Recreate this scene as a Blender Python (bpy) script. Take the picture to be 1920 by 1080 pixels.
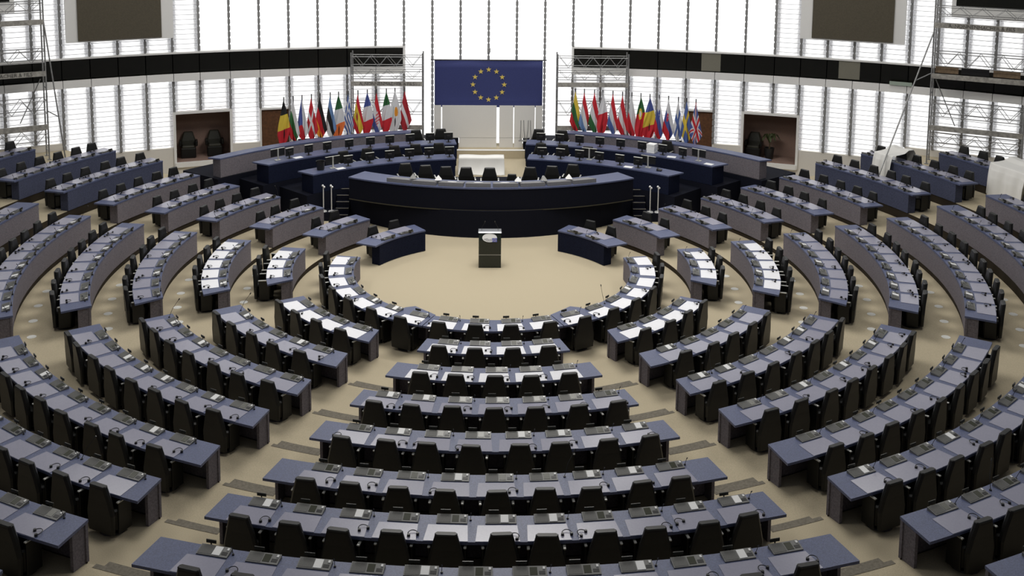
import bpy, math, random
from mathutils import Matrix, Vector
random.seed(7)
for o in list(bpy.data.objects): bpy.data.objects.remove(o)
scene = bpy.context.scene
col = scene.collection
# ------------------------------------------------------------------ camera
cam_d = bpy.data.cameras.new('camera'); cam = bpy.data.objects.new('camera', cam_d); col.objects.link(cam)
cam_d.sensor_width = 36.0
cam_d.lens = 2074.2 / 1920 * 36.0
cam_d.shift_y = (54.1 - 540) / 1920
RT = Vector((0.999698, -0.022585, 0.009696)); UP = Vector((-0.006685, 0.129772, 0.991521)); FW = Vector((0.023652, 0.991287, -0.129582))
CAM = Vector((-0.249, -32.853, 12.4226))
m = Matrix.Identity(4)
for i in range(3):
    m[i][0] = RT[i]; m[i][1] = UP[i]; m[i][2] = -FW[i]; m[i][3] = CAM[i]
cam.matrix_world = m
cam_d.clip_end = 300
scene.camera = cam
# ------------------------------------------------------------------ world, lights, exposure
w = bpy.data.worlds.new('world'); scene.world = w; w.use_nodes = True
w.node_tree.nodes['Background'].inputs[0].default_value = (0.9, 0.95, 1.0, 1)
w.node_tree.nodes['Background'].inputs[1].default_value = 0.11
def area(name, loc, size, power, color=(1, .97, .92), shape='DISK', sy=None):
    l = bpy.data.lights.new(name, 'AREA'); l.shape = shape; l.size = size; l.energy = power; l.color = color
    if sy: l.size_y = sy
    o = bpy.data.objects.new(name, l); col.objects.link(o); o.location = loc
    return o
area('ceiling_lamp_centre_offscreen', (0, 1.5, 15.0), 9.0, 1850)
for k in range(8):
    a = math.radians(k * 45 + 22.5)
    area('ceiling_lamp_ring_%d_offscreen' % (k + 1), (15 * math.sin(a), 15 * math.cos(a), 15.5), 4.0, 330)
vs = scene.view_settings
vs.view_transform = 'Standard'; vs.look = 'None'; vs.exposure = 0.0; vs.gamma = 1.0; vs.use_curve_mapping = False
WALL_GLOW = 1.45
# ------------------------------------------------------------------ materials
MATS = {}
def mat(name, color, rough=0.6, metal=0.0, noise=0.0, nscale=60.0, spec=0.5, emit=0.0, bump=0.0, trans=0.0):
    if name in MATS: return MATS[name]
    M = bpy.data.materials.new(name); M.use_nodes = True
    nt = M.node_tree; b = nt.nodes['Principled BSDF']
    b.inputs['Base Color'].default_value = (*color, 1)
    b.inputs['Roughness'].default_value = rough; b.inputs['Metallic'].default_value = metal
    b.inputs['Specular IOR Level'].default_value = spec
    if trans: b.inputs['Transmission Weight'].default_value = trans
    if noise or bump:
        tc = nt.nodes.new('ShaderNodeTexCoord'); n = nt.nodes.new('ShaderNodeTexNoise')
        n.inputs['Scale'].default_value = nscale; n.inputs['Detail'].default_value = 3
        nt.links.new(tc.outputs['Object'], n.inputs['Vector'])
        if noise:
            mr = nt.nodes.new('ShaderNodeMapRange'); mr.inputs['From Min'].default_value = .3; mr.inputs['From Max'].default_value = .7
            mr.inputs['To Min'].default_value = 1 - noise; mr.inputs['To Max'].default_value = 1 + noise
            nt.links.new(n.outputs['Fac'], mr.inputs['Value'])
            mx = nt.nodes.new('ShaderNodeMix'); mx.data_type = 'RGBA'; mx.blend_type = 'MULTIPLY'; mx.inputs['Factor'].default_value = 1
            mx.inputs['A'].default_value = (*color, 1)
            nt.links.new(mr.outputs['Result'], mx.inputs['B']); nt.links.new(mx.outputs['Result'], b.inputs['Base Color'])
        if bump:
            bp = nt.nodes.new('ShaderNodeBump'); bp.inputs['Strength'].default_value = bump; bp.inputs['Distance'].default_value = .01
            nt.links.new(n.outputs['Fac'], bp.inputs['Height']); nt.links.new(bp.outputs['Normal'], b.inputs['Normal'])
    if emit:
        b.inputs['Emission Color'].default_value = (*color, 1); b.inputs['Emission Strength'].default_value = emit
    MATS[name] = M
    return M
CARPET = mat('carpet_beige', (.485, .42, .30), .95, noise=.16, nscale=85, spec=.1, bump=.15)
NAVY_TOP = mat('navy_desk_top', (.085, .102, .19), .45, noise=.25, nscale=45)
NAVY = mat('navy_front', (.008, .011, .028), .75, noise=.3, nscale=30, spec=.1)
GREYF = mat('grey_fabric_front', (.165, .15, .17), .85, noise=.25, nscale=30, spec=.2)
BLUEF = mat('blue_fabric_front', (.062, .070, .118), .85, noise=.25, nscale=30, spec=.2)
DARK = mat('presidium_black_blue', (.005, .006, .013), .8, noise=.2, spec=.15)
BLACK = mat('black_void', (.006, .006, .007), .8, spec=.15)
LEATHER = mat('black_leather', (.007, .007, .0065), .42, noise=.2, nscale=20, spec=.4)
LEATHER_G = mat('greenish_leather', (.030, .030, .022), .42, noise=.2, nscale=20)
ARM = mat('armrest_metal', (.55, .55, .52), .35, metal=.7)
PAD = mat('writing_pad', (.30, .298, .375), .22, noise=.04, nscale=30)
PADW = mat('white_writing_pad', (.80, .80, .84), .22, noise=.03, nscale=30)      # the inner rows have white pads
CONS = mat('console_grey', (.17, .17, .165), .45, metal=.2, noise=.1)
GRILLE = mat('speaker_mesh', (.11, .11, .105), .6, noise=.5, nscale=300)
SCRN = mat('console_screen', (.045, .047, .03), .25)
CARD = mat('paper_card', (.85, .85, .85), .7)
BTN = mat('white_button', (.8, .8, .8), .4)
PLATE = mat('name_holder_dark', (.02, .02, .014), .35)
BLKP = mat('black_plastic', (.012, .012, .013), .4)
CHROME = mat('chrome', (.88, .88, .88), .3, metal=.35)
WHITE = mat('white_paint', (.84, .835, .82), .6, noise=.03)
OFFW = mat('offwhite_wall', (.74, .71, .66), .8, noise=.04)
FIN = mat('grey_fin', (.27, .27, .27), .6)
SLAT = mat('white_slat', (.82, .82, .82), .55)
def translucent(M, color, fac):
    nt = M.node_tree; b_ = nt.nodes['Principled BSDF']; out = nt.nodes['Material Output']
    tr = nt.nodes.new('ShaderNodeBsdfTranslucent'); tr.inputs['Color'].default_value = (*color, 1)
    mx = nt.nodes.new('ShaderNodeMixShader'); mx.inputs[0].default_value = fac
    nt.links.new(b_.outputs[0], mx.inputs[1]); nt.links.new(tr.outputs[0], mx.inputs[2]); nt.links.new(mx.outputs[0], out.inputs['Surface'])
translucent(SLAT, (.95, .95, .95), .70)
LIP = mat('slat_lip', (.50, .50, .52), .6)
def emis(name, color, s):
    M = mat(name, (0, 0, 0), .5); b = M.node_tree.nodes['Principled BSDF']
    b.inputs['Emission Color'].default_value = (*color, 1); b.inputs['Emission Strength'].default_value = s
    b.inputs['Specular IOR Level'].default_value = 0
    return M
GLOW = emis('daylight_panel', (1, 1, 1), WALL_GLOW)
GLOW2 = emis('daylight_panel_low', (1, 1, 1), WALL_GLOW * 1.4)
GLASSD = mat('dark_booth_glass', (.006, .006, .004), .25, noise=.2, nscale=4)
BROWN = mat('brown_wood', (.115, .048, .018), .6, noise=.3, nscale=9)
ALC = mat('alcove_brown', (.27, .18, .145), .9, noise=.12, nscale=40)
STEEL = mat('scaffold_steel', (.33, .33, .33), .45, metal=.6, noise=.2, nscale=15)
BOARD = mat('scaffold_board', (.36, .345, .315), .8, noise=.3, nscale=9)
SCREEN = mat('big_screen', (.085, .072, .048), .7, noise=.12, nscale=25)
SHEET = mat('white_sheet', (.82, .81, .78), .8)
BACKD = mat('backdrop_fabric', (.78, .77, .75), .85, noise=.05)
STEP = mat('grey_step_carpet', (.19, .172, .14), .95, noise=.2, nscale=20, spec=.1)
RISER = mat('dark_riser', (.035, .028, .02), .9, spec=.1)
EUB = mat('eu_blue', (.035, .046, .17), .8, noise=.15, nscale=60)
GOLD = mat('flag_gold', (.75, .58, .13), .7)
LEAF = mat('palm_leaf', (.045, .06, .018), .6)
# ------------------------------------------------------------------ mesh helpers
class MB:
    def __init__(s): s.v = []; s.f = []; s.mi = []
    def add(s, vs, fs, mi=0):
        n = len(s.v); s.v += [tuple(p) for p in vs]; s.f += [tuple(i + n for i in f) for f in fs]; s.mi += [mi] * len(fs)
        return s
    def box(s, c, d, rz=0, mi=0, ch=0):
        x, y, z = d[0] / 2, d[1] / 2, d[2] / 2
        if ch:
            q = []
            for sz in (-1, 1):
                for k in ((1, 0), (0, 1)):
                    pass
            secs = [(-z, ch), (-z + ch, 0), (z - ch, 0), (z, ch)]
            loops = []
            for zz, i in secs:
                loops.append([(-x + i, -y + ch, zz), (-x + ch, -y + i, zz), (x - ch, -y + i, zz), (x - i, -y + ch, zz), (x - i, y - ch, zz), (x - ch, y - i, zz), (-x + ch, y - i, zz), (-x + i, y - ch, zz)])
            pts, fs = loft_pts(loops)
        else:
            pts = [(-x, -y, -z), (x, -y, -z), (x, y, -z), (-x, y, -z), (-x, -y, z), (x, -y, z), (x, y, z), (-x, y, z)]
            fs = [(0, 3, 2, 1), (4, 5, 6, 7), (0, 1, 5, 4), (1, 2, 6, 5), (2, 3, 7, 6), (3, 0, 4, 7)]
        co, si = math.cos(rz), math.sin(rz)
        return s.add([(c[0] + co * p[0] - si * p[1], c[1] + si * p[0] + co * p[1], c[2] + p[2]) for p in pts], fs, mi)
    def tube(s, a, b, r, n=6, r2=None, mi=0):
        a = Vector(a); b = Vector(b); d = (b - a).normalized(); u = d.orthogonal().normalized(); v = d.cross(u)
        r2 = r if r2 is None else r2
        L = [[tuple(p + (u * math.cos(t) + v * math.sin(t)) * rr) for t in [2 * math.pi * k / n for k in range(n)]] for p, rr in ((a, r), (b, r2))]
        pts, fs = loft_pts(L); return s.add(pts, fs, mi)
    def loft(s, loops, mi=0):
        pts, fs = loft_pts(loops); return s.add(pts, fs, mi)
    def disc(s, c, r, h, n=12, r2=None, mi=0):
        return s.tube(c, (c[0], c[1], c[2] + h), r, n, r2, mi)
    def arc(s, r0, r1, z0, z1, a0, a1, b0=None, b1=None, n=None, mi=0, cx=0, cy=0):
        b0 = a0 if b0 is None else b0; b1 = a1 if b1 is None else b1
        n = n or max(2, int(abs(a1 - a0) / 2.2))
        L = []
        for i in range(n + 1):
            t = i / n
            ai = math.radians(a0 + (a1 - a0) * t); ao = math.radians(b0 + (b1 - b0) * t)
            pi_ = (cx + r0 * math.sin(ai), cy - r0 * math.cos(ai)); po = (cx + r1 * math.sin(ao), cy - r1 * math.cos(ao))
            L.append([(*pi_, z0), (*po, z0), (*po, z1), (*pi_, z1)])
        pts, fs = loft_pts(L); return s.add(pts, fs, mi)
    def mesh(s, name, mats, off=(0, 0, 0), smooth=False):
        me = bpy.data.meshes.new(name)
        me.from_pydata([(p[0] - off[0], p[1] - off[1], p[2] - off[2]) for p in s.v], [], s.f)
        for mm in (mats if isinstance(mats, (list, tuple)) else [mats]): me.materials.append(mm)
        me.polygons.foreach_set('material_index', s.mi)
        if smooth: me.polygons.foreach_set('use_smooth', [True] * len(s.f))
        me.update(); me.validate()
        import bmesh
        bm = bmesh.new(); bm.from_mesh(me); bmesh.ops.recalc_face_normals(bm, faces=bm.faces); bm.to_mesh(me); bm.free()
        return me
def loft_pts(loops):
    n = len(loops[0]); pts = [p for L in loops for p in L]; fs = []
    for i in range(len(loops) - 1):
        for k in range(n):
            a = i * n + k; b = i * n + (k + 1) % n; fs.append((a, b, b + n, a + n))
    fs.append(tuple(range(n))[::-1]); m_ = (len(loops) - 1) * n; fs.append(tuple(range(m_, m_ + n)))
    return pts, fs
def ob(name, me, parent=None, loc=(0, 0, 0), rz=0, scale=None):
    o = bpy.data.objects.new(name, me); col.objects.link(o)
    o.location = loc
    if rz: o.rotation_euler = (0, 0, rz)
    if scale: o.scale = scale
    if parent: o.parent = parent
    return o
def tag(o, label, cat, group=None):
    o['label'] = label; o['category'] = cat
    if group: o['group'] = group
    return o
def struct(name, me, loc=(0, 0, 0), parent=None):
    o = ob(name, me, parent, loc)
    if not parent: o['kind'] = 'structure'
    return o
def empty(name, loc, rz=0):
    o = ob(name, None, None, loc, rz); o.empty_display_size = .1; return o
ORD = ['zeroth', 'first', 'second', 'third', 'fourth', 'fifth', 'sixth', 'seventh', 'eighth', 'ninth', 'tenth', 'eleventh', 'twelfth', 'thirteenth', 'fourteenth']
NUM = ['no', 'one', 'two', 'three', 'four', 'five', 'six', 'seven', 'eight', 'nine', 'ten', 'eleven', 'twelve', 'thirteen']
def px(x, y, z):      # where a point falls in the picture (only to leave out seats the photograph does not show)
    d_ = Vector((x, y, z)) - CAM; q = d_.dot(FW)
    return 960 + d_.dot(RT) / q * 2074.2, 54.1 - d_.dot(UP) / q * 2074.2
def P(r, a, z=0):
    a = math.radians(a); return Vector((r * math.sin(a), -r * math.cos(a), z))
# ------------------------------------------------------------------ dimensions of the hemicycle
S = 1.85
RK = [S * v for v in (2.2871, 3.2675, 4.2588, 5.2573, 6.2545, 7.2754, 8.2843, 9.2871, 10.30)]
ZK = [S * v for v in (0, .0835, .1601, .2383, .3207, .4032, .5725, .7213, .875)]
DD = .757; TOPZ = .74; SEATW = .835
C_A = [0, 16.3, 17.1, 17.5, 17.7, 17.7, 17.9, 18.2, 18.3]
SN = [0, (29.5, 27.7), (26.9, 25.7), (25.4, 24.6), (24.4, 23.8), (23.6, 23.1), (23.1, 22.7), (22.9, 22.6), (22.5, 22.2)]
SF = [0, 61.7, 60.5, 59.9, 59.2, 58.7, 58.3, 58.0, 57.7]
WN = [0, (75.2, 73), (69.8, 68.6), (67.5, 66.2), (65.9, 65.3), (64.6, 64.4), (63.7, 63.5), (63, 62.8)]
WF = 101.6
NN = [(119.6, 116.8), (114.5, 112.9), (111.3, 110.5), (109.5, 108.7), (108, 107.6), (107.3, 107), (106.8, 106.5), (106.2, 106), (105.8, 105.6)]
NF = [147.9, 135.9, 131.3, 128.6, 126.9, 125.7, 124.9, 122.5, 115.7]
CNT_C = [0, 4, 5, 7, 8, 9, 11, 12, 13]
CNT_W = [0, 3, 5, 7, 8, 10, 11, 13]
CNT_N = [2, 2, 3, 4, 4, 5, 6, 6, 4]
# ------------------------------------------------------------------ floor and terraces
b = MB(); b.add([(-40, -36, 0), (40, -36, 0), (40, 20, 0), (-40, 20, 0), (-40, -36, -.3), (40, -36, -.3), (40, 20, -.3), (-40, 20, -.3)],
                [(0, 1, 2, 3), (7, 6, 5, 4), (0, 4, 5, 1), (1, 5, 6, 2), (2, 6, 7, 3), (3, 7, 4, 0)])
floor = struct('floor', b.mesh('floor', CARPET))
TERR = []
for k in range(1, 9):
    b = MB(); A = NF[k] + 2.2
    r1 = RK[k + 1] + .05 if k < 8 else RK[8] + 2.0
    b.arc(RK[k] + .05, r1, 0.0, ZK[k], -A, A, n=110)
    me = b.mesh('terrace', [CARPET, RISER])
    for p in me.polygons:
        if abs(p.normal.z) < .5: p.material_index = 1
    t_ = struct('floor', me); TERR.append(t_)
def wall_r(a):      # distance of the back wall from the hall's centre, a degrees from the -Y axis
    c = -math.cos(math.radians(a)); return -20.5 * c + math.sqrt((20.5 * c) ** 2 - 20.5 ** 2 + 36.0 ** 2)
def to_wall(name, r0, z1, a0, a1, mt, n=16):
    b_ = MB(); L_ = []
    for i_ in range(n + 1):
        a_ = a0 + (a1 - a0) * i_ / n; p_ = P(r0, a_); q_ = P(wall_r(abs(a_)) + .05, a_)
        L_.append([(p_.x, p_.y, 0), (q_.x, q_.y, 0), (q_.x, q_.y, z1), (p_.x, p_.y, z1)])
    b_.loft(L_); return struct(name, b_.mesh(name, mt))
for sgn in (-1, 1): to_wall('floor', RK[8] + .06, ZK[8] - .004, sgn * 98, sgn * 123, CARPET)
# air vents in the carpet of the flanks
vb = MB(); vb.disc((0, 0, 0), .12, .006, 12); vb.disc((0, 0, .006), .07, .004, 10)
VENT = vb.mesh('floor_vent', mat('vent_metal', (.8, .8, .76), .35, metal=.3))
for k in range(1, 6):
    for sgn in (-1, 1):
        a = 71 - k * .9
        while a < 97:
            rr = RK[k + 1] - .42
            q = P(rr, sgn * a, ZK[k])
            ob('floor_vent', VENT, TERR[k - 1], q)
            a += math.degrees(SEATW * 1.35 / rr)
# aisle half steps between the blocks
for k in range(2, 9):
    for sgn in (-1, 1):
        for (a0, a1) in ((C_A[k] + .6, SN[k][0] - .5),):
            b = MB(); zz = (ZK[k] + ZK[k - 1]) / 2
            b.arc(RK[k] - .28, RK[k] + .06, ZK[k - 1], zz, sgn * a0, sgn * a1, n=4)
            b.arc(RK[k] + .02, RK[k] + .12, ZK[k], ZK[k] + .006, sgn * a0, sgn * a1, n=4)
            struct('trim_step', b.mesh('trim_step', STEP))
# ------------------------------------------------------------------ the seat furniture, built once
def rrect(wd, dp, c=.25, z=0, y0=0, x0=0):
    x, y = wd / 2, dp / 2; k = min(wd, dp) * c
    return [(x0 - x + k, y0 - y, z), (x0 + x - k, y0 - y, z), (x0 + x, y0 - y + k, z), (x0 + x, y0 + y - k, z), (x0 + x - k, y0 + y, z), (x0 - x + k, y0 + y, z), (x0 - x, y0 + y - k, z), (x0 - x, y0 - y + k, z)]
# chair: faces +Y locally, back at -Y
b = MB(); b.loft([rrect(.50, .46, .2, .12), rrect(.54, .50, .2, .40), rrect(.54, .50, .2, .47), rrect(.47, .44, .2, .50)])
CH_SEAT = b.mesh('seat', LEATHER)
b = MB(); b.loft([rrect(.58, .09, .3, .10, -.26), rrect(.61, .11, .3, .45, -.265), rrect(.50, .12, .3, .70, -.275), rrect(.375, .12, .3, .935, -.30), rrect(.36, .11, .3, .97, -.305), rrect(.33, .07, .3, .98, -.305)])
CH_BACK = b.mesh('backrest', LEATHER)
b = MB(); b.loft([rrect(.368, .118, .3, .962, -.303), rrect(.365, .118, .3, .974, -.305), rrect(.34, .09, .3, .988, -.305)])
CH_TOP = b.mesh('top_edge', LEATHER)
b = MB(); b.box((0, .0, .655), (.05, .34, .03), ch=.008)
CH_ARM = b.mesh('armrest', ARM)
b = MB(); b.box((0, .0, .36), (.035, .30, .57), ch=.008)
CH_ARMP = b.mesh('arm_support', LEATHER)
b = MB(); b.disc((0, 0, 0.0), .24, .03, 14, .22); b.disc((0, 0, .03), .12, .10, 10, .10)
CH_BASE = b.mesh('pedestal', BLKP)
def chair(loc, rz, label, group, arms=True, name='chair', sc=None):
    t = empty(name, loc, rz); tag(t, label, 'chair', group)
    if sc: t.scale = (sc, sc, sc)
    ob('seat', CH_SEAT, t); bk_ = ob('backrest', CH_BACK, t); ob('top_edge', CH_TOP, bk_); ob('pedestal', CH_BASE, t)
    if arms:
        for s_ in (-1, 1):
            a_ = ob('armrest', CH_ARM, t, (s_ * .295, -.02, 0)); ob('arm_support', CH_ARMP, a_)
    return t
# desk place pieces
def slope_box(wd, dp, h0, h1):
    x, y = wd / 2, dp / 2
    return [(-x, -y, 0), (x, -y, 0), (x, y, 0), (-x, y, 0), (-x, -y, h0), (x, -y, h0), (x, y, h1), (-x, y, h1)], [(0, 3, 2, 1), (4, 5, 6, 7), (0, 1, 5, 4), (1, 2, 6, 5), (2, 3, 7, 6), (3, 0, 4, 7)]
b = MB(); b.add(*slope_box(.52, .20, .018, .06)); CONSOLE = b.mesh('console', CONS)
def on_slope(x0, x1, y0, y1, h, t=.006):      # a piece lying on the sloped console top
    f = lambda y: .018 + (y + .10) / .20 * .042
    pts = [(x0, y0, f(y0)), (x1, y0, f(y0)), (x1, y1, f(y1)), (x0, y1, f(y1))]
    return pts + [(p[0], p[1], p[2] + h) for p in pts], [(0, 3, 2, 1), (4, 5, 6, 7), (0, 1, 5, 4), (1, 2, 6, 5), (2, 3, 7, 6), (3, 0, 4, 7)]
b = MB(); b.add(*on_slope(-.245, -.02, -.085, .085, .004)); GRL = b.mesh('speaker_grille', GRILLE)
b = MB(); b.add(*on_slope(.0, .115, -.07, .075, .004)); DISP = b.mesh('display', SCRN)
b = MB(); b.add(*on_slope(-.005, .125, -.085, .08, .010)); CARDM = b.mesh('card', CARD)
b = MB(); b.add(*on_slope(.14, .235, -.06, .0, .004)); SLOT = b.mesh('card_slot', BLKP)
b = MB(); b.add(*on_slope(.20, .235, .03, .075, .012)); BUT = b.mesh('button', BTN)
b = MB(); b.add([(-.365, -.24, 0), (.365, -.24, 0), (.33, .22, 0), (-.33, .22, 0), (-.365, -.24, .008), (.365, -.24, .008), (.33, .22, .008), (-.33, .22, .008)],
                [(0, 3, 2, 1), (4, 5, 6, 7), (0, 1, 5, 4), (1, 2, 6, 5), (2, 3, 7, 6), (3, 0, 4, 7)])
PADM = b.mesh('writing_pad', PAD); PADMW = b.mesh('writing_pad', PADW)
b = MB(); b.box((0, 0, .015), (.05, .04, .03)); b.box((0, 0, .05), (.018, .012, .05)); b.box((0, .005, .095), (.17, .014, .055)); NAMEH = b.mesh('name_holder', PLATE)
b = MB(); b.disc((0, 0, 0), .02, .02, 8); b.tube((0, 0, .02), (.01, -.05, .15), .005, 5); b.tube((.01, -.05, .15), (.012, -.075, .18), .010, 6); MICM = b.mesh('microphone', BLKP)
b = MB(); b.disc((0, 0, 0), .025, .02, 8); b.tube((0, 0, .02), (.03, .10, .22), .006, 5); b.tube((.03, .10, .22), (.12, .22, .42), .005, 5); b.tube((.12, .22, .42), (.14, .245, .46), .014, 6); MICL = b.mesh('microphone', BLKP)
# headphones
def band(rad, th, n=10):
    mb = MB(); L = []
    for i in range(n + 1):
        t = math.pi * (i / n) ; c = Vector((rad * math.cos(t), rad * 1.15 * math.sin(t), .02 + .012 * math.sin(t))); nrm = Vector((math.cos(t), math.sin(t), 0)); up = Vector((0, 0, 1))
        L.append([tuple(c + nrm * th * math.cos(q) + up * th * math.sin(q)) for q in (0, 1.57, 3.14, 4.71)])
    mb.loft(L); return mb
HPB = band(.085, .008).mesh('headphones', BLKP)
b = MB(); b.disc((0, 0, .0), .028, .04, 8, .024); HPC = b.mesh('ear_cup', BLKP)
# ------------------------------------------------------------------ curved desks
PSIDE = {-1: 'two-armchair alcove', 1: 'potted-palm alcove'}
def blockname(sec, sgn):
    if sec == 'C': return 'central block facing the lectern'
    if sec == 'R': return 'innermost ring of desks'
    return {'S': 'diagonal', 'W': 'flank', 'N': 'presidium-side'}[sec] + ' block towards the ' + PSIDE[sgn]
n_seats = 0
def desk(sec, k, sgn, a0, a1, b0, b1, n, pa0=None, pa1=None, nm=None, rl=None):
    """a: inner edge angles, b: outer edge angles, pa: front panel angles (all positive = palm side)"""
    global n_seats
    r, z = RK[k], ZK[k]
    am = (a0 + a1) / 2; L = P(r + DD / 2, am, z)
    t = empty('curved_desk', L)
    rowt = rl or (ORD[k + 1] + ' row')
    nm = nm or blockname(sec, sgn)
    tag(t, 'curved navy desk with %s places, %s, %s' % (NUM[n], rowt, nm), 'desk', 'curved desks of the hemicycle')
    b = MB(); b.arc(r, r + DD, z + TOPZ - .05, z + TOPZ, a0, a1, b0, b1); ob('desk_top', b.mesh('desk_top', NAVY_TOP, L), t)
    pa0 = a0 if pa0 is None else pa0; pa1 = a1 if pa1 is None else pa1
    front = BLUEF if k >= 6 and sec == 'N' else (NAVY if (k == 0 and sec == 'N') else GREYF)
    zb = z if k else 0
    b = MB(); b.arc(r + .015, r + .07, zb + .015, z + TOPZ - .05, pa0, pa1); ob('front_panel', b.mesh('front_panel', front, L), t)
    # dark plinth and dark side supports
    b = MB(); b.arc(r + .05, r + .07, zb, zb + .03, pa0, pa1); ob('plinth', b.mesh('plinth', RISER, L), t)
    e = math.degrees(.12 / r) * (1 if a1 > a0 else -1)
    for q0, q1 in ((pa0 + e * .2, pa0 + e * .7), (pa1 - e * .7, pa1 - e * .2)):
        b = MB(); b.arc(r + .068, r + .34, zb, z + TOPZ - .05, q0, q1, n=1); ob('side_support', b.mesh('side_support', front, L), t)
    rm = r + .42; da = math.degrees(SEATW / rm) * (1 if a1 > a0 else -1)
    if sec == 'R': da = (a1 - a0) / n
    s0 = ((a0 + a1) / 2 + (b0 + b1) / 2) / 2 - da * (n - 1) / 2
    if sec == 'N': s0 = (pa0 + a1) / 2 - da * (n - 1) / 2
    for i in range(n):
        a = s0 + i * da; ar = math.radians(a)
        q = P(rm, a, z + TOPZ); u, v_ = px(*q)
        if not (-70 < u < 1990 and v_ < 1160): continue
        n_seats += 1
        W = lambda x, rr: P(rr, a, z + TOPZ) + Vector((math.cos(ar), math.sin(ar), 0)) * x - L
        ob('writing_pad', PADMW if sec != 'N' and (k <= 1 or (k == 2 and sec in 'CW')) else PADM, t, W(0, r + .505), ar)
        c = ob('console', CONSOLE, t, W(.06, r + .15), ar)
        ob('speaker_grille', GRL, c)
        if random.random() < (.33 if k > 1 else .15): ob('card', CARDM, c)
        else: ob('display', DISP, c)
        ob('card_slot', SLOT, c); ob('button', BUT, c)
        ob('name_holder', NAMEH, t, W(-.06, r + .025), ar)
        if i % 2 == 0: ob('microphone', MICM, t, W(.37, r + .13), ar)
        if random.random() < .04: ob('microphone', MICL, t, W(-.36, r + .13), ar + random.uniform(-.6, .6))
        # chair
        if (sec, k, sgn, i) in SKIP_CHAIR: continue
        if sec == 'C' or (sec == 'R' and sgn == 0): pos = '%s from the palm-side end' % ORD[n - i]
        else: pos = '%s from presidium end' % ORD[n - i]
        pull = PULL.get((sec, k, sgn), 0) + random.uniform(-.03, .04)
        cp = P(r + DD - .13 + pull, a + random.uniform(-.3, .3), z)
        yaw = ar + random.uniform(-.06, .06) + TURN.get((sec, k, sgn, i), 0)
        tag_l = 'black chair, %s, %s, %s' % (pos, rowt, nm)
        chair(cp, yaw, tag_l, 'black leather chairs at the curved desks')
        # headphones on the pad
        if random.random() < .72:
            hx = random.choice((.30, .30, .26, -.28)); hq = W(hx, r + .60 + random.uniform(-.06, .06)) + L + Vector((0, 0, .008))
            h = ob('headphones', HPB, None, hq, ar + random.uniform(-.9, .9))
            tag(h, 'black headphones, %s, %s, %s' % (pos, rowt, nm), 'headphones', 'headphones lying on the desks')
            for s_ in (-1, 1): ob('ear_cup', HPC, h, (s_ * .075, -.01, 0))
    return t
SKIP_CHAIR = {('N', 8, 1, 0)}; PULL = {('W', 1, -1): .12, ('W', 2, 1): .12, ('W', 1, 1): .0, ('N', 1, -1): .05, ('N', 2, 1): .05, ('R', 0, -1): .05, ('R', 0, 1): .05}
TURN = {}
# innermost ring in three lengths
RSIDE = {}
for sgn in (-1, 1):
    RSIDE[sgn] = desk('R', 0, sgn, sgn * 22.4, sgn * WF, sgn * 22.4, sgn * WF, 7, nm='curved length on the %s side' % PSIDE[sgn], rl='innermost ring')
ringc = desk('R', 0, 0, -22.1, 22.1, -22.1, 22.1, 4, nm='length facing the lectern', rl='innermost ring')
for sgn in (-1, 1):      # blue corner leaves where the lengths of the ring meet
    Lc = P(RK[0], sgn * 26.2, 0); b = MB()
    q = [P(4.235, sgn * 22.3, 0), P(4.24, sgn * 29, 0), P(4.235, sgn * 36.5, 0), P(4.1, sgn * 36.3, 0), P(3.88, sgn * 33.9, 0), P(4.15, sgn * 22.3, 0)]
    b.loft([[(p.x, p.y, TOPZ - .045) for p in q], [(p.x, p.y, TOPZ - .004) for p in q]])
    me = b.mesh('corner_leaf', NAVY_TOP, RSIDE[sgn].location)
    ob('corner_leaf', me, RSIDE[sgn])
for k in range(1, 9):
    desk('C', k, 0, -C_A[k], C_A[k], -C_A[k], C_A[k], CNT_C[k])
    for sgn in (-1, 1):
        desk('S', k, sgn, sgn * SN[k][0], sgn * SF[k], sgn * SN[k][1], sgn * (SF[k] - .2), CNT_C[k])
        if k < 8: desk('W', k, sgn, sgn * WN[k][0], sgn * WF, sgn * WN[k][1], sgn * (WF - .2), CNT_W[k])
for k in range(0, 9):
    for sgn in (-1, 1):
        o_ = NN[k][1]
        desk('N', k, sgn, sgn * (o_ + .1), sgn * NF[k], sgn * o_, sgn * NF[k] - sgn * .3, CNT_N[k], pa0=sgn * max(NN[k][0], o_ + math.degrees(.25 / RK[k])), rl=('frontmost desk' if k == 0 else None))
print('seats', n_seats)
# ------------------------------------------------------------------ presidium
PZ = .97
def polyprism(pts, z0, z1):
    mb = MB(); mb.loft([[(x, y, z0) for x, y in pts], [(x, y, z1) for x, y in pts]]); return mb
basepts = []
for i in range(25):
    x = -5.35 + 10.7 * i / 24; basepts.append((x, 11.75 - math.sqrt(6.75 ** 2 - x * x)))
base2 = basepts + [(5.35, 8.4)] + [(9.72 * math.sin(a), 9.72 * math.cos(a)) for a in [math.radians(30 - 60 * i / 12) for i in range(13)]] + [(-5.35, 8.4)]
struct('floor_presidium_platform', polyprism(base2, 0, PZ).mesh('platform', DARK))
for nm_, r0, r1, zt, am in (('floor_tier_one', 9.70, 11.47, PZ, 44.5), ('floor_tier_two', 11.45, 12.95, 1.15, 48.2), ('floor_tier_three', 12.93, 15.0, 1.33, 52.6)):
    for sgn in (-1, 1):
        b = MB(); c0 = math.degrees(math.asin(1.42 / r0)); b.arc(r0, r1, 0, zt, 180 - sgn * c0, 180 - sgn * am)
        struct(nm_, b.mesh(nm_, DARK))
for sgn in (-1, 1): to_wall('floor_flag_platform', 14.98, 1.33, 180 - sgn * 5.45, 180 - sgn * 30, DARK)
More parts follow.
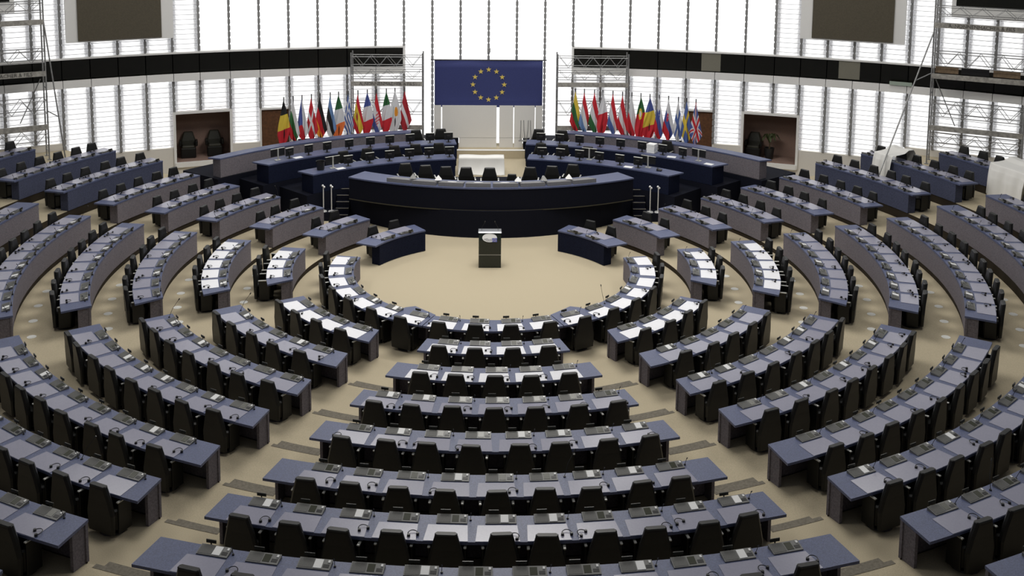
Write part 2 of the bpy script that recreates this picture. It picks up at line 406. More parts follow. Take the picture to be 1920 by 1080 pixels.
b = MB(); b.box((0, 11.15, PZ / 2), (2.9, 2.9, PZ)); b.box((0, 12.68, 1.30 / 2), (2.86, .14, 1.30)); b.box((0, 13.9, .45), (2.86, 2.5, .90)); struct('floor_centre_passage', b.mesh('floor', CARPET))
b = MB(); b.box((0, 12.68, 1.315), (2.86, .16, .03)); struct('trim_passage_edge', b.mesh('trim', WHITE))
# main desk: arcs about (0,15.1)
PC = 15.1; PR = 10.0; PA = 31.3
Lp = (0, 5.2, PZ)
pd = empty('presidium_desk', Lp); tag(pd, 'long curved dark navy presidium desk on the black platform behind the lectern', 'desk')
def parc(r0, r1, z0, z1, a0, a1, b0=None, b1=None, n=None, mt=None, name='p'):
    b = MB(); b.arc(r0, r1, z0, z1, a0, a1, b0, b1, n, cx=0, cy=PC); return ob(name, b.mesh(name, mt, Lp), pd)
parc(PR - .06, PR, PZ, 1.74, -PA, PA, n=32, mt=DARK, name='front_panel')
parc(PR - .95, PR + .02, 1.74, 1.79, -PA - .1, PA + .1, -PA - .1, PA + .1, n=32, mt=NAVY_TOP, name='desk_top')
parc(PR - .9, PR - .06, PZ, 1.74, -PA, -PA + .5, n=1, mt=DARK, name='end_panel')
parc(PR - .9, PR - .06, PZ, 1.74, PA - .5, PA, n=1, mt=DARK, name='end_panel')
parc(PR - .02, PR + .015, PZ - .015, PZ + .02, -PA, PA, n=32, mt=mat('olive_trim', (.05, .045, .03), .5), name='base_trim')
SLG = mat('presidium_console', (.19, .19, .20), .5, noise=.2, nscale=60)
for i in range(8):      # sloping grey console faces along the top
    a0 = -22.6 + i * 5.65; b = MB(); loops = []
    for j in range(5):
        a = math.radians(a0 + .25 + 5.15 * j / 4); q = lambda r_, z_: (r_ * math.sin(a), PC - r_ * math.cos(a), z_)
        loops.append([q(PR - .75, 1.79), q(PR - .08, 1.79), q(PR - .08, 1.93), q(PR - .75, 1.81)])
    b.loft(loops); c = ob('console', b.mesh('console', SLG, Lp), pd)
    if i in (2, 3, 4):
        a = math.radians(a0 + 2.8); b = MB()
        for ring, (rr, mm) in enumerate(((.17, 0),)):
            pts = []
            for t in range(14):
                th = 2 * math.pi * t / 14; rloc = PR - .42 + .11 * math.sin(th); tang = rr * math.cos(th)
                zz = 1.81 + (rloc - PR + .75) / .67 * .12 + .004
                x_ = rloc * math.sin(a) + tang * math.cos(a); y_ = PC - rloc * math.cos(a) + tang * math.sin(a); pts.append((x_, y_, zz))
            b.loft([[(p[0], p[1], p[2]) for p in pts], [(p[0], p[1], p[2] + .008) for p in pts]])
        ob('oval_emblem', b.mesh('oval_emblem', CARD, Lp), c)
    if i in (0, 1, 5, 6, 7):
        a = math.radians(a0 + (5.4 if i < 4 else 0)); x_ = (PR - .45) * math.sin(a); y_ = PC - (PR - .45) * math.cos(a); b = MB()
        b.loft([[(x_ - .12, y_ - .15, 1.86), (x_ + .12, y_ - .15, 1.86), (x_ + .12, y_ + .15, 1.83), (x_ - .12, y_ + .15, 1.83)], [(x_ - .01, y_ - .02, 2.0), (x_ + .01, y_ - .02, 2.0), (x_ + .01, y_ + .02, 2.0), (x_ - .01, y_ + .02, 2.0)]])
        h_ = ob('name_stand', b.mesh('name_stand', CARD if i % 2 else CONS, (x_, y_, 1.86)), None, (x_, y_, 1.935))
        tag(h_, 'folded card name stand on presidium desk, %s from the two-armchair end' % ORD[{0: 1, 1: 2, 5: 3, 6: 4, 7: 5}[i]], 'name card', 'name cards on the presidium desk')
        h_.location.z += .0
for i, (x, dz) in enumerate(((-3.15, 0), (-2.4, 0), (-1.65, 0), (-.92, 0), (-.07, 0), (.74, -.27), (1.40, 0), (2.20, 0), (2.98, 0))):
    rr = 8.35; a = math.asin(x / rr); y = PC - rr * math.cos(a)
    lb = 'tall black presidium chair, %s from the two-armchair side' % ORD[i + 1] if dz == 0 else 'low black presidium chair with its top just above the desk'
    chair((x, y - .1, PZ), math.pi - .0 + a * -.6, lb, 'chairs behind the presidium desk', sc=1.08 if dz == 0 else .85, name='presidium_chair')
for o in bpy.data.objects:
    if o.name.startswith('presidium_chair'): pass
# tier desks
def tier(name, r, zt, a_end, end_in, dp, label, mt_front, cat='desk', h=.70):
    out = []
    for sgn in (-1, 1):
        c0 = end_in if end_in > 3 else math.degrees(math.asin(1.41 / r)); L = P(r, 180 - sgn * (c0 + a_end) / 2, zt - .75)
        t = empty(name, L); tag(t, label % PSIDE[sgn], cat, name.replace('_', ' ') + ' pair beside the flag wall')
        A0, A1 = 180 - sgn * c0, 180 - sgn * a_end
        b = MB(); b.arc(r, r + dp, zt - .05, zt, A0, A1, A0, A1 - sgn * .8); ob('desk_top', b.mesh('desk_top', NAVY_TOP, L), t)
        b = MB(); b.arc(r + .01, r + .07, zt - h - .04, zt - .05, A0, A1); ob('front_panel', b.mesh('front_panel', mt_front, L), t)
        for q, nn in ((A0, 'inner_end_panel'), (A1, 'outer_end_panel')):
            s_ = -1 if (q == A1) == (sgn == 1) else 1
            e_ = math.degrees(.05 / r) * (-sgn if q == A0 else sgn)
            b = MB(); b.arc(r + .07, r + dp - .05, zt - h - .04, zt - .05, q, q + e_, q, q + e_, n=1); ob('end_panel', b.mesh('end_panel', mt_front, L), t)
        out.append(t)
    return out
tier('lower_tier_desk', 9.70, 1.72, 42.8, 0, .80, 'lower curved navy side desk with monitors, towards the %s', NAVY)
tier('upper_tier_desk', 11.45, 1.90, 46.9, 0, .80, 'upper curved navy side desk with monitors, towards the %s', NAVY)
tier('rear_tier_desk', 12.92, 2.10, 52.0, 14.0, .50, 'long rear curved desk below the flags, towards the %s', GREYF)
# monitors on the tier desks
b = MB(); b.box((0, 0, .25), (.36, .035, .30), ch=.008); MON_S = b.mesh('screen', BLKP)
b = MB(); b.box((0, 0, .408), (.36, .06, .016)); MON_T = b.mesh('top_edge', mat('pale_edge', (.62, .62, .58), .4))  # thin strip along the top, coloured paler than the black screen
b = MB(); b.box((0, 0, .005), (.2, .15, .01), ch=.003); b.box((0, .02, .08), (.05, .03, .15)); MON_B = b.mesh('stand', BLKP)
b = MB(); b.box((0, -.03, .24), (.16, .04, .12), ch=.01); MON_H = b.mesh('rear_housing', BLKP)
def monitor(loc, rz, label, grp, sc=1, top=True):
    t = empty('monitor', loc, rz); tag(t, label, 'monitor', grp); t.scale = (sc, sc, sc)
    ob('screen', MON_S, t); ob('stand', MON_B, t); ob('rear_housing', MON_H, t)
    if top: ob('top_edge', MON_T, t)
    return t
LV = {'lower': (9.70, 1.72), 'upper': (11.45, 1.90)}
def tierpt(lv, x, off=.3):
    r, z = LV[lv]; a = math.asin(x / (r + off)); return Vector((x, (r + off) * math.cos(a), z)), -a
mons = [('lower', -1, [-1.65, -2.45, -3.2, -3.95, -4.68, -5.45]), ('upper', -1, [-1.75, -2.5, -3.3, -4.1, -4.85, -5.65, -6.45, -7.1, -7.75]),
        ('lower', 1, [2.0, 2.72, 3.45, 4.2, 4.95, 5.6]), ('upper', 1, [2.05, 2.8, 3.6, 4.4, 5.2, 6.0, 6.75, 7.45])]
for lv, sgn, xs in mons:
    for i, x in enumerate(xs):
        q, rz = tierpt(lv, x); monitor(q, rz + random.uniform(-.1, .1), 'black monitor with pale top edge, %s from the passage, %s side desk towards %s' % (ORD[i + 1], lv, PSIDE[sgn]), 'monitors on the side desks')
b = MB(); b.box((0, 0, .36), (.72, .035, .34), ch=.008); WM_S = b.mesh('screen', BLKP)
b = MB(); b.box((0, -.03, .28), (.07, .02, .50)); b.box((0, 0, .01), (.26, .18, .02)); WM_B = b.mesh('stand', mat('silver_plastic', (.5, .5, .47), .35, metal=.4))
b = MB(); b.box((0, 0, .535), (.72, .05, .014)); WM_T = b.mesh('top_edge', MATS['pale_edge'])
for lv, x, sgn in (('lower', -6.0, -1), ('upper', -8.15, -1), ('lower', 3.85, 1), ('lower', 6.0, 1), ('upper', 8.0, 1)):
    q, rz = tierpt(lv, x, .56 if x in (3.85, 6.0) else .35); t = empty('wide_monitor', q, rz); t.scale = (.85,) * 3
    tag(t, 'wide black monitor seen from behind on silver stand, %s side desk, %s' % (lv, {-6.0: 'beside the wastebin', -8.15: 'at its two-armchair end', 3.85: 'between two small monitors', 6.0: 'beside the phone', 8.0: 'at its palm-side end'}[x]), 'monitor', 'wide monitors on the side desks')
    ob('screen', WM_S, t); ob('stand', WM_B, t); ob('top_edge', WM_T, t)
# bin, boxes, telephone, papers
q, rz = tierpt('lower', -6.42, .42); b = MB()
L = []
for z_, r_ in ((0, .13), (.03, .14), (.33, .175), (.34, .175), (.33, .16), (.06, .13)):
    L.append([(r_ * math.cos(t), r_ * math.sin(t), z_) for t in [2 * math.pi * i / 16 for i in range(16)]])
b.loft(L); tag(ob('wastebin', b.mesh('wastebin', BLKP), None, q), 'black round wastebin standing on the end of the lower side desk', 'bin')
q, rz = tierpt('upper', 6.385, .42)
for j in range(4):
    b = MB(); b.box((0, 0, .045), (.34, .32, .085), ch=.006); o = ob('paper_stack', b.mesh('paper_stack', CARD), None, q + Vector((random.uniform(-.01, .01), 0, j * .09)), rz)
    tag(o, 'white paper stack in the pile beside monitors, %s from the bottom' % ORD[j + 1], 'paper stack', 'pile of white paper stacks')
b = MB(); b.box((0, 0, .03), (.2, .2, .05), ch=.01); PHB = b.mesh('body', BLKP); b = MB(); b.box((-.07, 0, .075), (.05, .21, .04), ch=.01); PHH = b.mesh('handset', BLKP)
q, rz = tierpt('lower', 6.35, .4); t = empty('telephone', q, rz + .4); tag(t, 'black desk telephone at the palm-side end of the lower side desk', 'telephone'); ob('body', PHB, t); ob('handset', PHH, t)
b = MB(); b.box((0, 0, .004), (.34, .24, .008)); PAPER = b.mesh('paper_sheet', CARD)
for lv, x, rz2, what in (('lower', -5.70, .0, 'lower side desk beside the wide monitor near the wastebin'), ('lower', 5.25, .1, 'lower side desk between monitors towards the palm'), ('upper', 7.05, .3, 'upper side desk in front of the paper pile'), ('upper', 8.3, .1, 'upper side desk end towards the palm'), ('upper', -7.45, 0, 'upper side desk towards the armchairs')):
    q, rz = tierpt(lv, x, .13 if x == -5.70 else .2); tag(ob('paper_sheet', PAPER, None, q, rz + rz2), 'white paper lying on the ' + what, 'paper')
# chairs of the tiers
for lv, sgn, xs in (('lower', -1, [-5.6, -4.75, -3.75, -2.95, -2.05]), ('lower', 1, [1.95, 2.8, 3.75]), ('upper', -1, [-3.05, -2.05]), ('upper', 1, [1.95, 2.9, 6.9])):
    for i, x in enumerate(sorted(xs, key=abs)):
        r, z = LV[lv]; rr = r + .98; a = math.asin(x / rr)
        chair((x, rr * math.cos(a), z - .75), math.pi - a, 'dark chair, %s from the passage, behind %s side desk towards %s' % (ORD[i + 1], lv, PSIDE[sgn]), 'chairs behind the side desks', sc=1.1)
# stairs beside the presidium
for sgn in (-1, 1):
    for j in range(5):
        b = MB(); x0, x1 = 5.32, 5.80
        b.box((sgn * (x0 + x1) / 2, 7.10 + j * .20 + .10, PZ * (j + 1) / 10), (x1 - x0, .22, PZ * (j + 1) / 5)); b.box((sgn * (x0 + x1) / 2, 7.10 + j * .20, PZ * (j + 1) / 5), (x1 - x0, .03, .012), mi=1)
        struct('trim_stair_tread', b.mesh('stair', [DARK, mat('stair_nosing', (.3, .28, .24), .5)]))
    b = MB(); b.box((sgn * 6.13, 7.25, .155), (.66, .6, .31)); struct('floor_stair_landing', b.mesh('landing', DARK))
    for dx in (0, .33):
        b = MB(); x = sgn * (5.93 + dx * .9); y = 7.15
        st = empty('stanchion', (x, y, .31)); tag(st, 'chrome ball-topped post %s the stairs, presidium side towards %s' % ('next to' if dx == 0 else 'outside', PSIDE[sgn]), 'post', 'chrome posts at the presidium stairs')
        b.disc((0, 0, 0), .13, .025, 14, .12); ob('base', b.mesh('base', CHROME), st)
        b = MB(); b.tube((0, 0, .02), (0, 0, .95), .02, 8); ob('pole', b.mesh('pole', CHROME), st)
        for dz_, dxx in ((.98, -.02), (.93, .03)):
            b = MB(); Ls = []
            for i in range(7):
                th = -math.pi / 2 + math.pi * i / 6; Ls.append([(dxx + .045 * max(.05, math.cos(th)) * math.cos(q), .045 * max(.05, math.cos(th)) * math.sin(q), dz_ + .045 * math.sin(th)) for q in [2 * math.pi * k_ / 8 for k_ in range(8)]])
            b.loft(Ls); ob('ball', b.mesh('ball', CHROME, smooth=True), st)
# white sheet on a board in the passage
def cloth_grid(fn, nu, nv, mt, name, th=.006):
    vs_, fs = [], []
    for i in range(nu + 1):
        for j in range(nv + 1): vs_.append(fn(i / nu, j / nv))
    n0 = len(vs_)
    for i in range(nu):
        for j in range(nv):
            a = i * (nv + 1) + j; fs.append((a, a + nv + 1, a + nv + 2, a + 1))
    me = bpy.data.meshes.new(name); me.from_pydata([tuple(v) for v in vs_], [], fs)
    for m_ in (mt if isinstance(mt, list) else [mt]): me.materials.append(m_)
    me.polygons.foreach_set('use_smooth', [True] * len(fs)); me.update()
    return me
def sheetfn(u, v):
    x = -1.29 + 1.80 * u + .03 * v * (u - .5) * 2
    if v < .12: return Vector((x, .5 - v / .12 * .5, .66 + .01 * math.sin(9 * u)))
    w_ = (v - .12) / .88
    return Vector((x, -.03 * w_ + .035 * w_ * math.sin(17 * u + 2 * w_) - .22 * w_ ** 3, .66 * (1 - w_) + .01))
o = ob('white_sheet', cloth_grid(sheetfn, 40, 20, SHEET, 'white_sheet'), None, (0, 10.1, PZ)); tag(o, 'white sheet hung over a board in the passage behind the presidium chairs', 'sheet')
mo = o.modifiers.new('thickness', 'SOLIDIFY'); mo.thickness = .008
b = MB(); b.box((-.4, 10.42, PZ + .31), (1.7, .5, .62)); tag(ob('covered_board', b.mesh('board', OFFW, (-.4, 10.42, PZ)), None, (-.4, 10.42, PZ)), 'pale box standing under the white sheet in the passage', 'box')
# ------------------------------------------------------------------ lectern
lt = empty('lectern', (-.07, 1.95, 0)); tag(lt, 'dark glossy lectern with a silver top and oval emblem on the open floor', 'lectern')
LD = mat('lectern_dark', (.012, .018, .014), .25, noise=.3, nscale=60); LS = mat('lectern_silver', (.30, .31, .33), .3, metal=.6)
b = MB(); b.loft([[(-.365, 0, 0), (.365, 0, 0), (.365, .42, 0), (-.365, .42, 0)], [(-.365, 0, .42), (.365, 0, .42), (.365, .42, .42), (-.365, .42, .42)]]); ob('lower_body', b.mesh('body', LD), lt)
b = MB(); b.box((0, .21, .435), (.72, .41, .03)); ob('joint_band', b.mesh('band', LS), lt)
b = MB(); b.loft([[(-.365, 0, .45), (.365, 0, .45), (.365, .42, .45), (-.365, .42, .45)], [(-.365, .0, .92), (.365, .0, .92), (.365, .42, .92), (-.365, .42, .92)], [(-.365, .10, 1.15), (.365, .10, 1.15), (.365, .44, 1.15), (-.365, .44, 1.15)]]); ob('upper_body', b.mesh('body', LD), lt)
b = MB(); b.loft([[(-.375, .06, 1.15), (.375, .06, 1.15), (.375, .48, 1.15), (-.375, .48, 1.15)], [(-.375, .10, 1.19), (.375, .10, 1.19), (.375, .50, 1.16), (-.375, .50, 1.16)]]); ob('top', b.mesh('top', LS), lt)
# oval emblem: white disc with grey hemicycle wedges and a small blue star square, on the sloped upper face
def slopept(x, t): return (x, .0 + .10 * t - .012, .92 + .23 * t)
b = MB()
def ell(cx, ct, rx, rt_, n, d0, d1, mi):
    pts = [(cx + rx * math.cos(2 * math.pi * i / n), ct + rt_ * math.sin(2 * math.pi * i / n)) for i in range(n)]
    b.loft([[(x, slopept(x, t)[1] - d0, slopept(x, t)[2]) for x, t in pts], [(x, slopept(x, t)[1] - d1, slopept(x, t)[2]) for x, t in pts]], mi)
ell(-.01, .38, .24, .56, 24, 0, .008, 0)
for i in range(9):
    t0 = math.radians(200 + i * 17); pts = [(-.01 + q_ * .22 * math.cos(a), .38 + q_ * .5 * math.sin(a)) for q_, a in ((.35, t0), (.95, t0), (.95, t0 + .16), (.35, t0 + .16))]
    b.loft([[(x, slopept(x, t)[1] - .008, slopept(x, t)[2]) for x, t in pts], [(x, slopept(x, t)[1] - .010, slopept(x, t)[2]) for x, t in pts]], 1)
ob('oval_emblem', b.mesh('oval_emblem', [CARD, mat('emblem_grey', (.25, .25, .27), .5)]), lt)
b = MB(); pts = [(.08, -.15), (.23, -.15), (.23, .35), (.08, .35)]
b.loft([[(x, slopept(x, t)[1] - .010, slopept(x, t)[2]) for x, t in pts], [(x, slopept(x, t)[1] - .014, slopept(x, t)[2]) for x, t in pts]], 0)
for i in range(12):
    th = 2 * math.pi * i / 12; x_, t_ = .155 + .045 * math.cos(th), .10 + .16 * math.sin(th); pts = [(x_ + .009 * math.cos(q_), t_ + .03 * math.sin(q_)) for q_ in (0, 1.57, 3.14, 4.71)]
    b.loft([[(x, slopept(x, t)[1] - .014, slopept(x, t)[2]) for x, t in pts], [(x, slopept(x, t)[1] - .016, slopept(x, t)[2]) for x, t in pts]], 1)
ob('blue_star_plate', b.mesh('plate', [mat('emblem_blue', (.10, .12, .42), .5), GOLD]), lt)
for s_ in (-1, 1):
    b = MB(); b.tube((s_ * .27, .25, 1.17), (s_ * .26, .22, 1.3), .006, 5); b.tube((s_ * .26, .22, 1.3), (s_ * .17, .18, 1.47), .006, 5); b.tube((s_ * .17, .18, 1.47), (s_ * .16, .17, 1.52), .016, 6); ob('microphone', b.mesh('mic', BLKP), lt)
# ------------------------------------------------------------------ the luminous wall
WR = 36.0; WCY = 15.5 - 36.0; WX = -.12
def Wp(al, dr, z):      # point on the wall, al degrees from the axis, dr metres in front (-) or behind (+)
    a = math.radians(al); return Vector((WX + (WR + dr) * math.sin(a), WCY + (WR + dr) * math.cos(a), z))
STEPS = [1.975 * i for i in range(11)]
while STEPS[-1] < 46: STEPS.append(STEPS[-1] + 1.715)
def wallarc(mb, al0, al1, d0, d1, z0, z1, n=1, mi=0):
    L = []
    for i in range(n + 1):
        al = al0 + (al1 - al0) * i / n
        L.append([tuple(Wp(al, d0, z0)), tuple(Wp(al, d1, z0)), tuple(Wp(al, d1, z1)), tuple(Wp(al, d0, z1))])
    mb.loft(L, mi)
ZB, ZR0, ZR1, ZT = 1.28, 4.15, 4.47, 5.28
ZTOP = 11.5
def slatmesh(wd):
    mb = MB(); L = [[(sx * wd / 2, 0, .02), (sx * wd / 2, .06, .185), (sx * wd / 2, .066, .185), (sx * wd / 2, .006, .02)] for sx in (-1, 1)]
    mb.loft(L); mb.box((0, -.008, .016), (wd, .02, .018), mi=1)
    return mb.mesh('slat', [SLAT, LIP])
SL_W = {True: slatmesh(1.10), False: slatmesh(.95)}
wn = 0
EDGE_FADE = mat('edge_fade_grey', (.60, .61, .63), .7); translucent(EDGE_FADE, (.9, .9, .91), .68)  # grey strip beside each fin, standing in for the glow fading there
def window(al0, al1, z0, z1, wide, slats, glow):
    global wn; wn += 1
    am = (al0 + al1) / 2; L = Wp(am, 0, z0)
    t = empty('window_%d' % wn, L); t['kind'] = 'structure'
    b = MB(); wallarc(b, al0, al1, .22, .26, z0, z1); ob('pane', b.mesh('pane', glow, L), t)
    for al in (al0,):
        b = MB(); e = math.degrees(.032 / WR); wallarc(b, al - e, al + e, -.04, .22, z0, z1); zz = z0 + .03; e2 = math.degrees(.055 / WR)
        while zz < z1 - .2: wallarc(b, al - e2, al + e2, -.07, 0, zz, zz + .19); zz += .27
        ob('fin', b.mesh('fin', FIN, L), t)
        if slats:
            for al_, sg in ((al0, 1), (al1, -1)):
                b = MB(); wallarc(b, al_ + sg * e, al_ + sg * (e + .22), .12, .16, z0, z1); ob('edge_fade', b.mesh('edge_fade', EDGE_FADE, L), t)
    if slats:
        n = int((z1 - z0 - .08) / .205); q = Wp(am, .07, 0)
        for i in range(n):
            ob('slat', SL_W[wide], t, (q.x - L.x, q.y - L.y, .08 + i * .205), -math.radians(am))
for i in range(len(STEPS) - 1):
    for sgn in (-1, 1):
        al0, al1 = (STEPS[i], STEPS[i + 1]) if sgn > 0 else (-STEPS[i + 1], -STEPS[i])
        if STEPS[i] > 37: continue
        wide = i < 10; alcove = i in (9, 10); door = i == 7; centre = i < 3
        if centre: window(al0, al1, .9, ZTOP, True, False, GLOW); continue
        z0 = 2.80 if alcove else (2.76 if door else (1.88 if STEPS[i] > 28 else ZB))
        window(al0, al1, z0, ZR0, wide, True, GLOW2)
        window(al0, al1, ZT + .08, ZTOP, wide, i >= 10, GLOW if i < 10 else GLOW2)
al_max = STEPS[-1]
cn = 0
for sgn in (-1, 1):
    # base wall, cornice panels, booth band, ledge
    for (a0_, a1_) in ((5.925, STEPS[7]), (STEPS[8], STEPS[9]), (STEPS[11], STEPS[15]), (STEPS[15], 38.5)):
        b = MB(); wallarc(b, sgn * a0_, sgn * a1_, 0, .3, 0, 1.88 if a0_ > 28 else ZB, n=max(2, int(abs(a1_ - a0_)))); struct('wall_back', b.mesh('wall', OFFW))
    b = MB(); wallarc(b, sgn * STEPS[9], sgn * STEPS[11], 0, .02, 0, .48, n=3); struct('wall_back', b.mesh('wall', OFFW))
    rail = empty('trim_%d' % (1 if sgn < 0 else 2), Wp(sgn * 20, 0, ZR0)); rail['kind'] = 'structure'
    for i in range(3, len(STEPS) - 1):
        if STEPS[i] > 37: break
        b = MB(); g = .02; wallarc(b, sgn * (STEPS[i] + g), sgn * (STEPS[i + 1] - g), -.25, .1, ZR0, ZR1); ob('panel', b.mesh('panel', WHITE, rail.location), rail)
    b = MB(); wallarc(b, sgn * 5.925, sgn * 38.5, -.10, .3, ZT, ZT + .07, n=24); struct('trim_ledge', b.mesh('ledge', WHITE))
    b = MB(); wallarc(b, sgn * 5.925, sgn * 38.5, .25, .3, ZR1, ZT, n=24); wallarc(b, sgn * 5.925, sgn * 38.5, -.2, .25, ZR1 - .02, ZR1, n=24); struct('wall_booth_back', b.mesh('booth', BLACK))
    gl = empty('window_booth', Wp(sgn * 20, -.02, ZR1)); gl['kind'] = 'structure'
    for i in range(3, len(STEPS) - 1):
        if STEPS[i] > 37: break
        b = MB(); wallarc(b, sgn * (STEPS[i] + .03), sgn * (STEPS[i + 1] - .03), -.02, -.005, ZR1, ZT); ob('pane', b.mesh('pane', GLASSD, gl.location), gl)
    b = MB(); wallarc(b, sgn * 5.85, sgn * 6.0, -.12, .28, ZR0, ZT + .07); struct('trim_booth_end', b.mesh('trim', WHITE))
for sgn, a0_, z0_ in ((-1, 31.2, 7.72), (1, 31.0, 7.80)):
    b = MB(); wallarc(b, sgn * a0_, sgn * 38.5, -.12, -.04, z0_, z0_ + 1.0, n=5); struct('window_upper_booth', b.mesh('booth', GLASSD))
    b = MB(); wallarc(b, sgn * (a0_ - .25), sgn * 38.5, -.22, -.02, z0_ - .42, z0_, n=5); wallarc(b, sgn * (a0_ - .25), sgn * a0_, -.2, -.02, z0_, z0_ + 1.0); struct('trim_upper_booth', b.mesh('trim', WHITE))
# pale partitions and a sign in the booths
PALE = mat('pale_partition', (.20, .19, .15), .7, noise=.1)
for al0, al1, z0, z1 in ((14.85, 16.15, ZR1 + .02, ZT - .02), (23.95, 25.3, ZR1 + .05, ZT)):
    b = MB(); wallarc(b, al0, al1, -.05, -.035, z0, z1); c_ = Wp(al0, 0, z0); o = ob('booth_partition', b.mesh('p', PALE, c_), None, c_); tag(o, 'pale upright partition behind the dark booth glass, %s' % ('nearer the flags' if al0 < 20 else 'beside the potted-palm side screen'), 'partition')
b = MB(); wallarc(b, 27.25, 28.65, -.33, -.30, ZR1 + .0, ZR1 + .15); c_ = Wp(27.9, -.3, ZR1)
o = ob('booth_sign', b.mesh('sign', mat('sign_green', (.35, .42, .36), .5), c_), None, c_); tag(o, 'narrow pale green sign standing on the white ledge of the dark booth', 'sign')
# alcoves
for sgn in (-1, 1):
    a0, a1 = sgn * STEPS[9], sgn * STEPS[11]; ac = (a0 + a1) / 2; L = Wp(ac, 0, .62)
    t = empty('wall_alcove', L); t['kind'] = 'structure'
    b = MB(); wallarc(b, a0, a1, 1.3, 1.35, .62, 2.78, n=3); ob('back', b.mesh('back', ALC, L), t)
    b = MB(); wallarc(b, a0, a1, 0, 1.35, .60, .66, n=3); ob('alcove_floor', b.mesh('f', ALC, L), t)
    b = MB(); wallarc(b, a0, a1, 0, 1.35, 2.70, 2.74, n=3); ob('alcove_ceiling', b.mesh('f', ALC, L), t)
    for q in (a0, a1):
        b = MB(); e = .06; wallarc(b, q - e, q + e, 0, 1.35, .62, 2.74); ob('side', b.mesh('s', ALC, L), t)
        b = MB(); wallarc(b, q - .08, q + .08, -.08, .02, .45, 2.82); ob('frame', b.mesh('s', WHITE, L), t)
    b = MB(); wallarc(b, a0, a1, -.08, .02, 2.71, 2.82, n=3); ob('frame', b.mesh('s', WHITE, L), t)
    b = MB(); wallarc(b, a0, a1, -.14, .02, .44, .64, n=3); ob('sill', b.mesh('s', WHITE, L), t)
    # brown doors next to the flags
    d0, d1 = sgn * STEPS[7], sgn * STEPS[8]; L = Wp((d0 + d1) / 2, 0, 0)
    t = empty('door_%d' % (1 if sgn < 0 else 2), L); t['kind'] = 'structure'
    b = MB(); wallarc(b, d0, d1, .08, .13, 0, 2.68, n=2); ob('leaf', b.mesh('leaf', BROWN, L), t)
    b = MB(); wallarc(b, d0, d1, -.02, .14, 2.68, 2.76, n=2)
    for q in (d0, d1): wallarc(b, q - .06, q + .06, -.02, .14, 0, 2.76)
    ob('frame', b.mesh('frame', WHITE, L), t)
    b = MB(); h_ = Wp(d0 + (d1 - d0) * .12, .04, 1.05 + .9); b.box(h_, (.03, .06, .14)); ob('handle', b.mesh('handle', CHROME, L), t)
# armchairs in the alcoves
b = MB(); b.box((0, 0, .22), (.62, .58, .44), ch=.04); AC_B = b.mesh('base', LEATHER)
b = MB(); b.box((0, .02, .47), (.52, .50, .12), ch=.04); AC_S = b.mesh('seat', LEATHER_G)
b = MB(); b.loft([rrect(.60, .16, .3, .42, -.24), rrect(.60, .17, .3, .66, -.26), rrect(.40, .15, .3, .98, -.31), rrect(.34, .10, .3, 1.02, -.32)]); AC_K = b.mesh('backrest', LEATHER_G)
b = MB(); b.box((0, 0, .60), (.10, .46, .22), ch=.03); AC_A = b.mesh('armrest', LEATHER)
for al, lb in ((-20.50, 'nearer the scaffold tower'), (-18.80, 'nearer the flags'), (18.48, 'beside the potted palm')):
    q = Wp(al, .75, .66); t = empty('armchair', q, math.pi - math.radians(al) * 1.0 + random.uniform(-.12, .12)); tag(t, 'dark green-black armchair in the brown alcove, %s' % lb, 'armchair', 'armchairs in the alcoves'); t.scale = (1.02,) * 3
    ob('base', AC_B, t); ob('seat', AC_S, t); ob('backrest', AC_K, t)
    for s_ in (-1, 1): ob('armrest', AC_A, t, (s_ * .33, 0, 0))
q = Wp(19.55, .62, .66); pt = empty('potted_palm', q); tag(pt, 'small drooping palm in a black pot inside the brown alcove', 'plant')
b = MB(); b.loft([[(r_ * math.cos(t), r_ * math.sin(t), z_) for t in [2 * math.pi * i / 14 for i in range(14)]] for z_, r_ in ((0, .17), (.46, .22), (.49, .22), (.49, .19), (.44, .18))]); ob('pot', b.mesh('pot', BLKP), pt)
b = MB(); b.tube((0, 0, .43), (.02, 0, .72), .035, 6, .02); ob('trunk', b.mesh('trunk', mat('palm_trunk', (.07, .05, .025), .8)), pt)
for i in range(9):
    th = i * 2.4 + .3; ln = random.uniform(.40, .54); hh = random.uniform(.34, .46); vs_, fs = [], []
    for j in range(8):
        s_ = j / 7; rr = ln * s_; zz = .70 + hh * math.sin(min(1, s_ * 1.15) * 2.5) - .06 * s_ ** 2; wd = .07 * math.sin(math.pi * min(.98, s_ * .9 + .08))
        c = Vector((rr * math.cos(th), rr * math.sin(th), zz)); sd = Vector((-math.sin(th), math.cos(th), 0)) * wd
        vs_ += [tuple(c + sd), tuple(c + Vector((0, 0, -.02))), tuple(c - sd)]
        if j: n_ = 3 * j; fs += [(n_ - 3, n_ - 2, n_ + 1, n_), (n_ - 2, n_ - 1, n_ + 2, n_ + 1)]
    me = bpy.data.meshes.new('frond'); me.from_pydata(vs_, [], fs); me.materials.append(LEAF); ob('frond', me, pt)
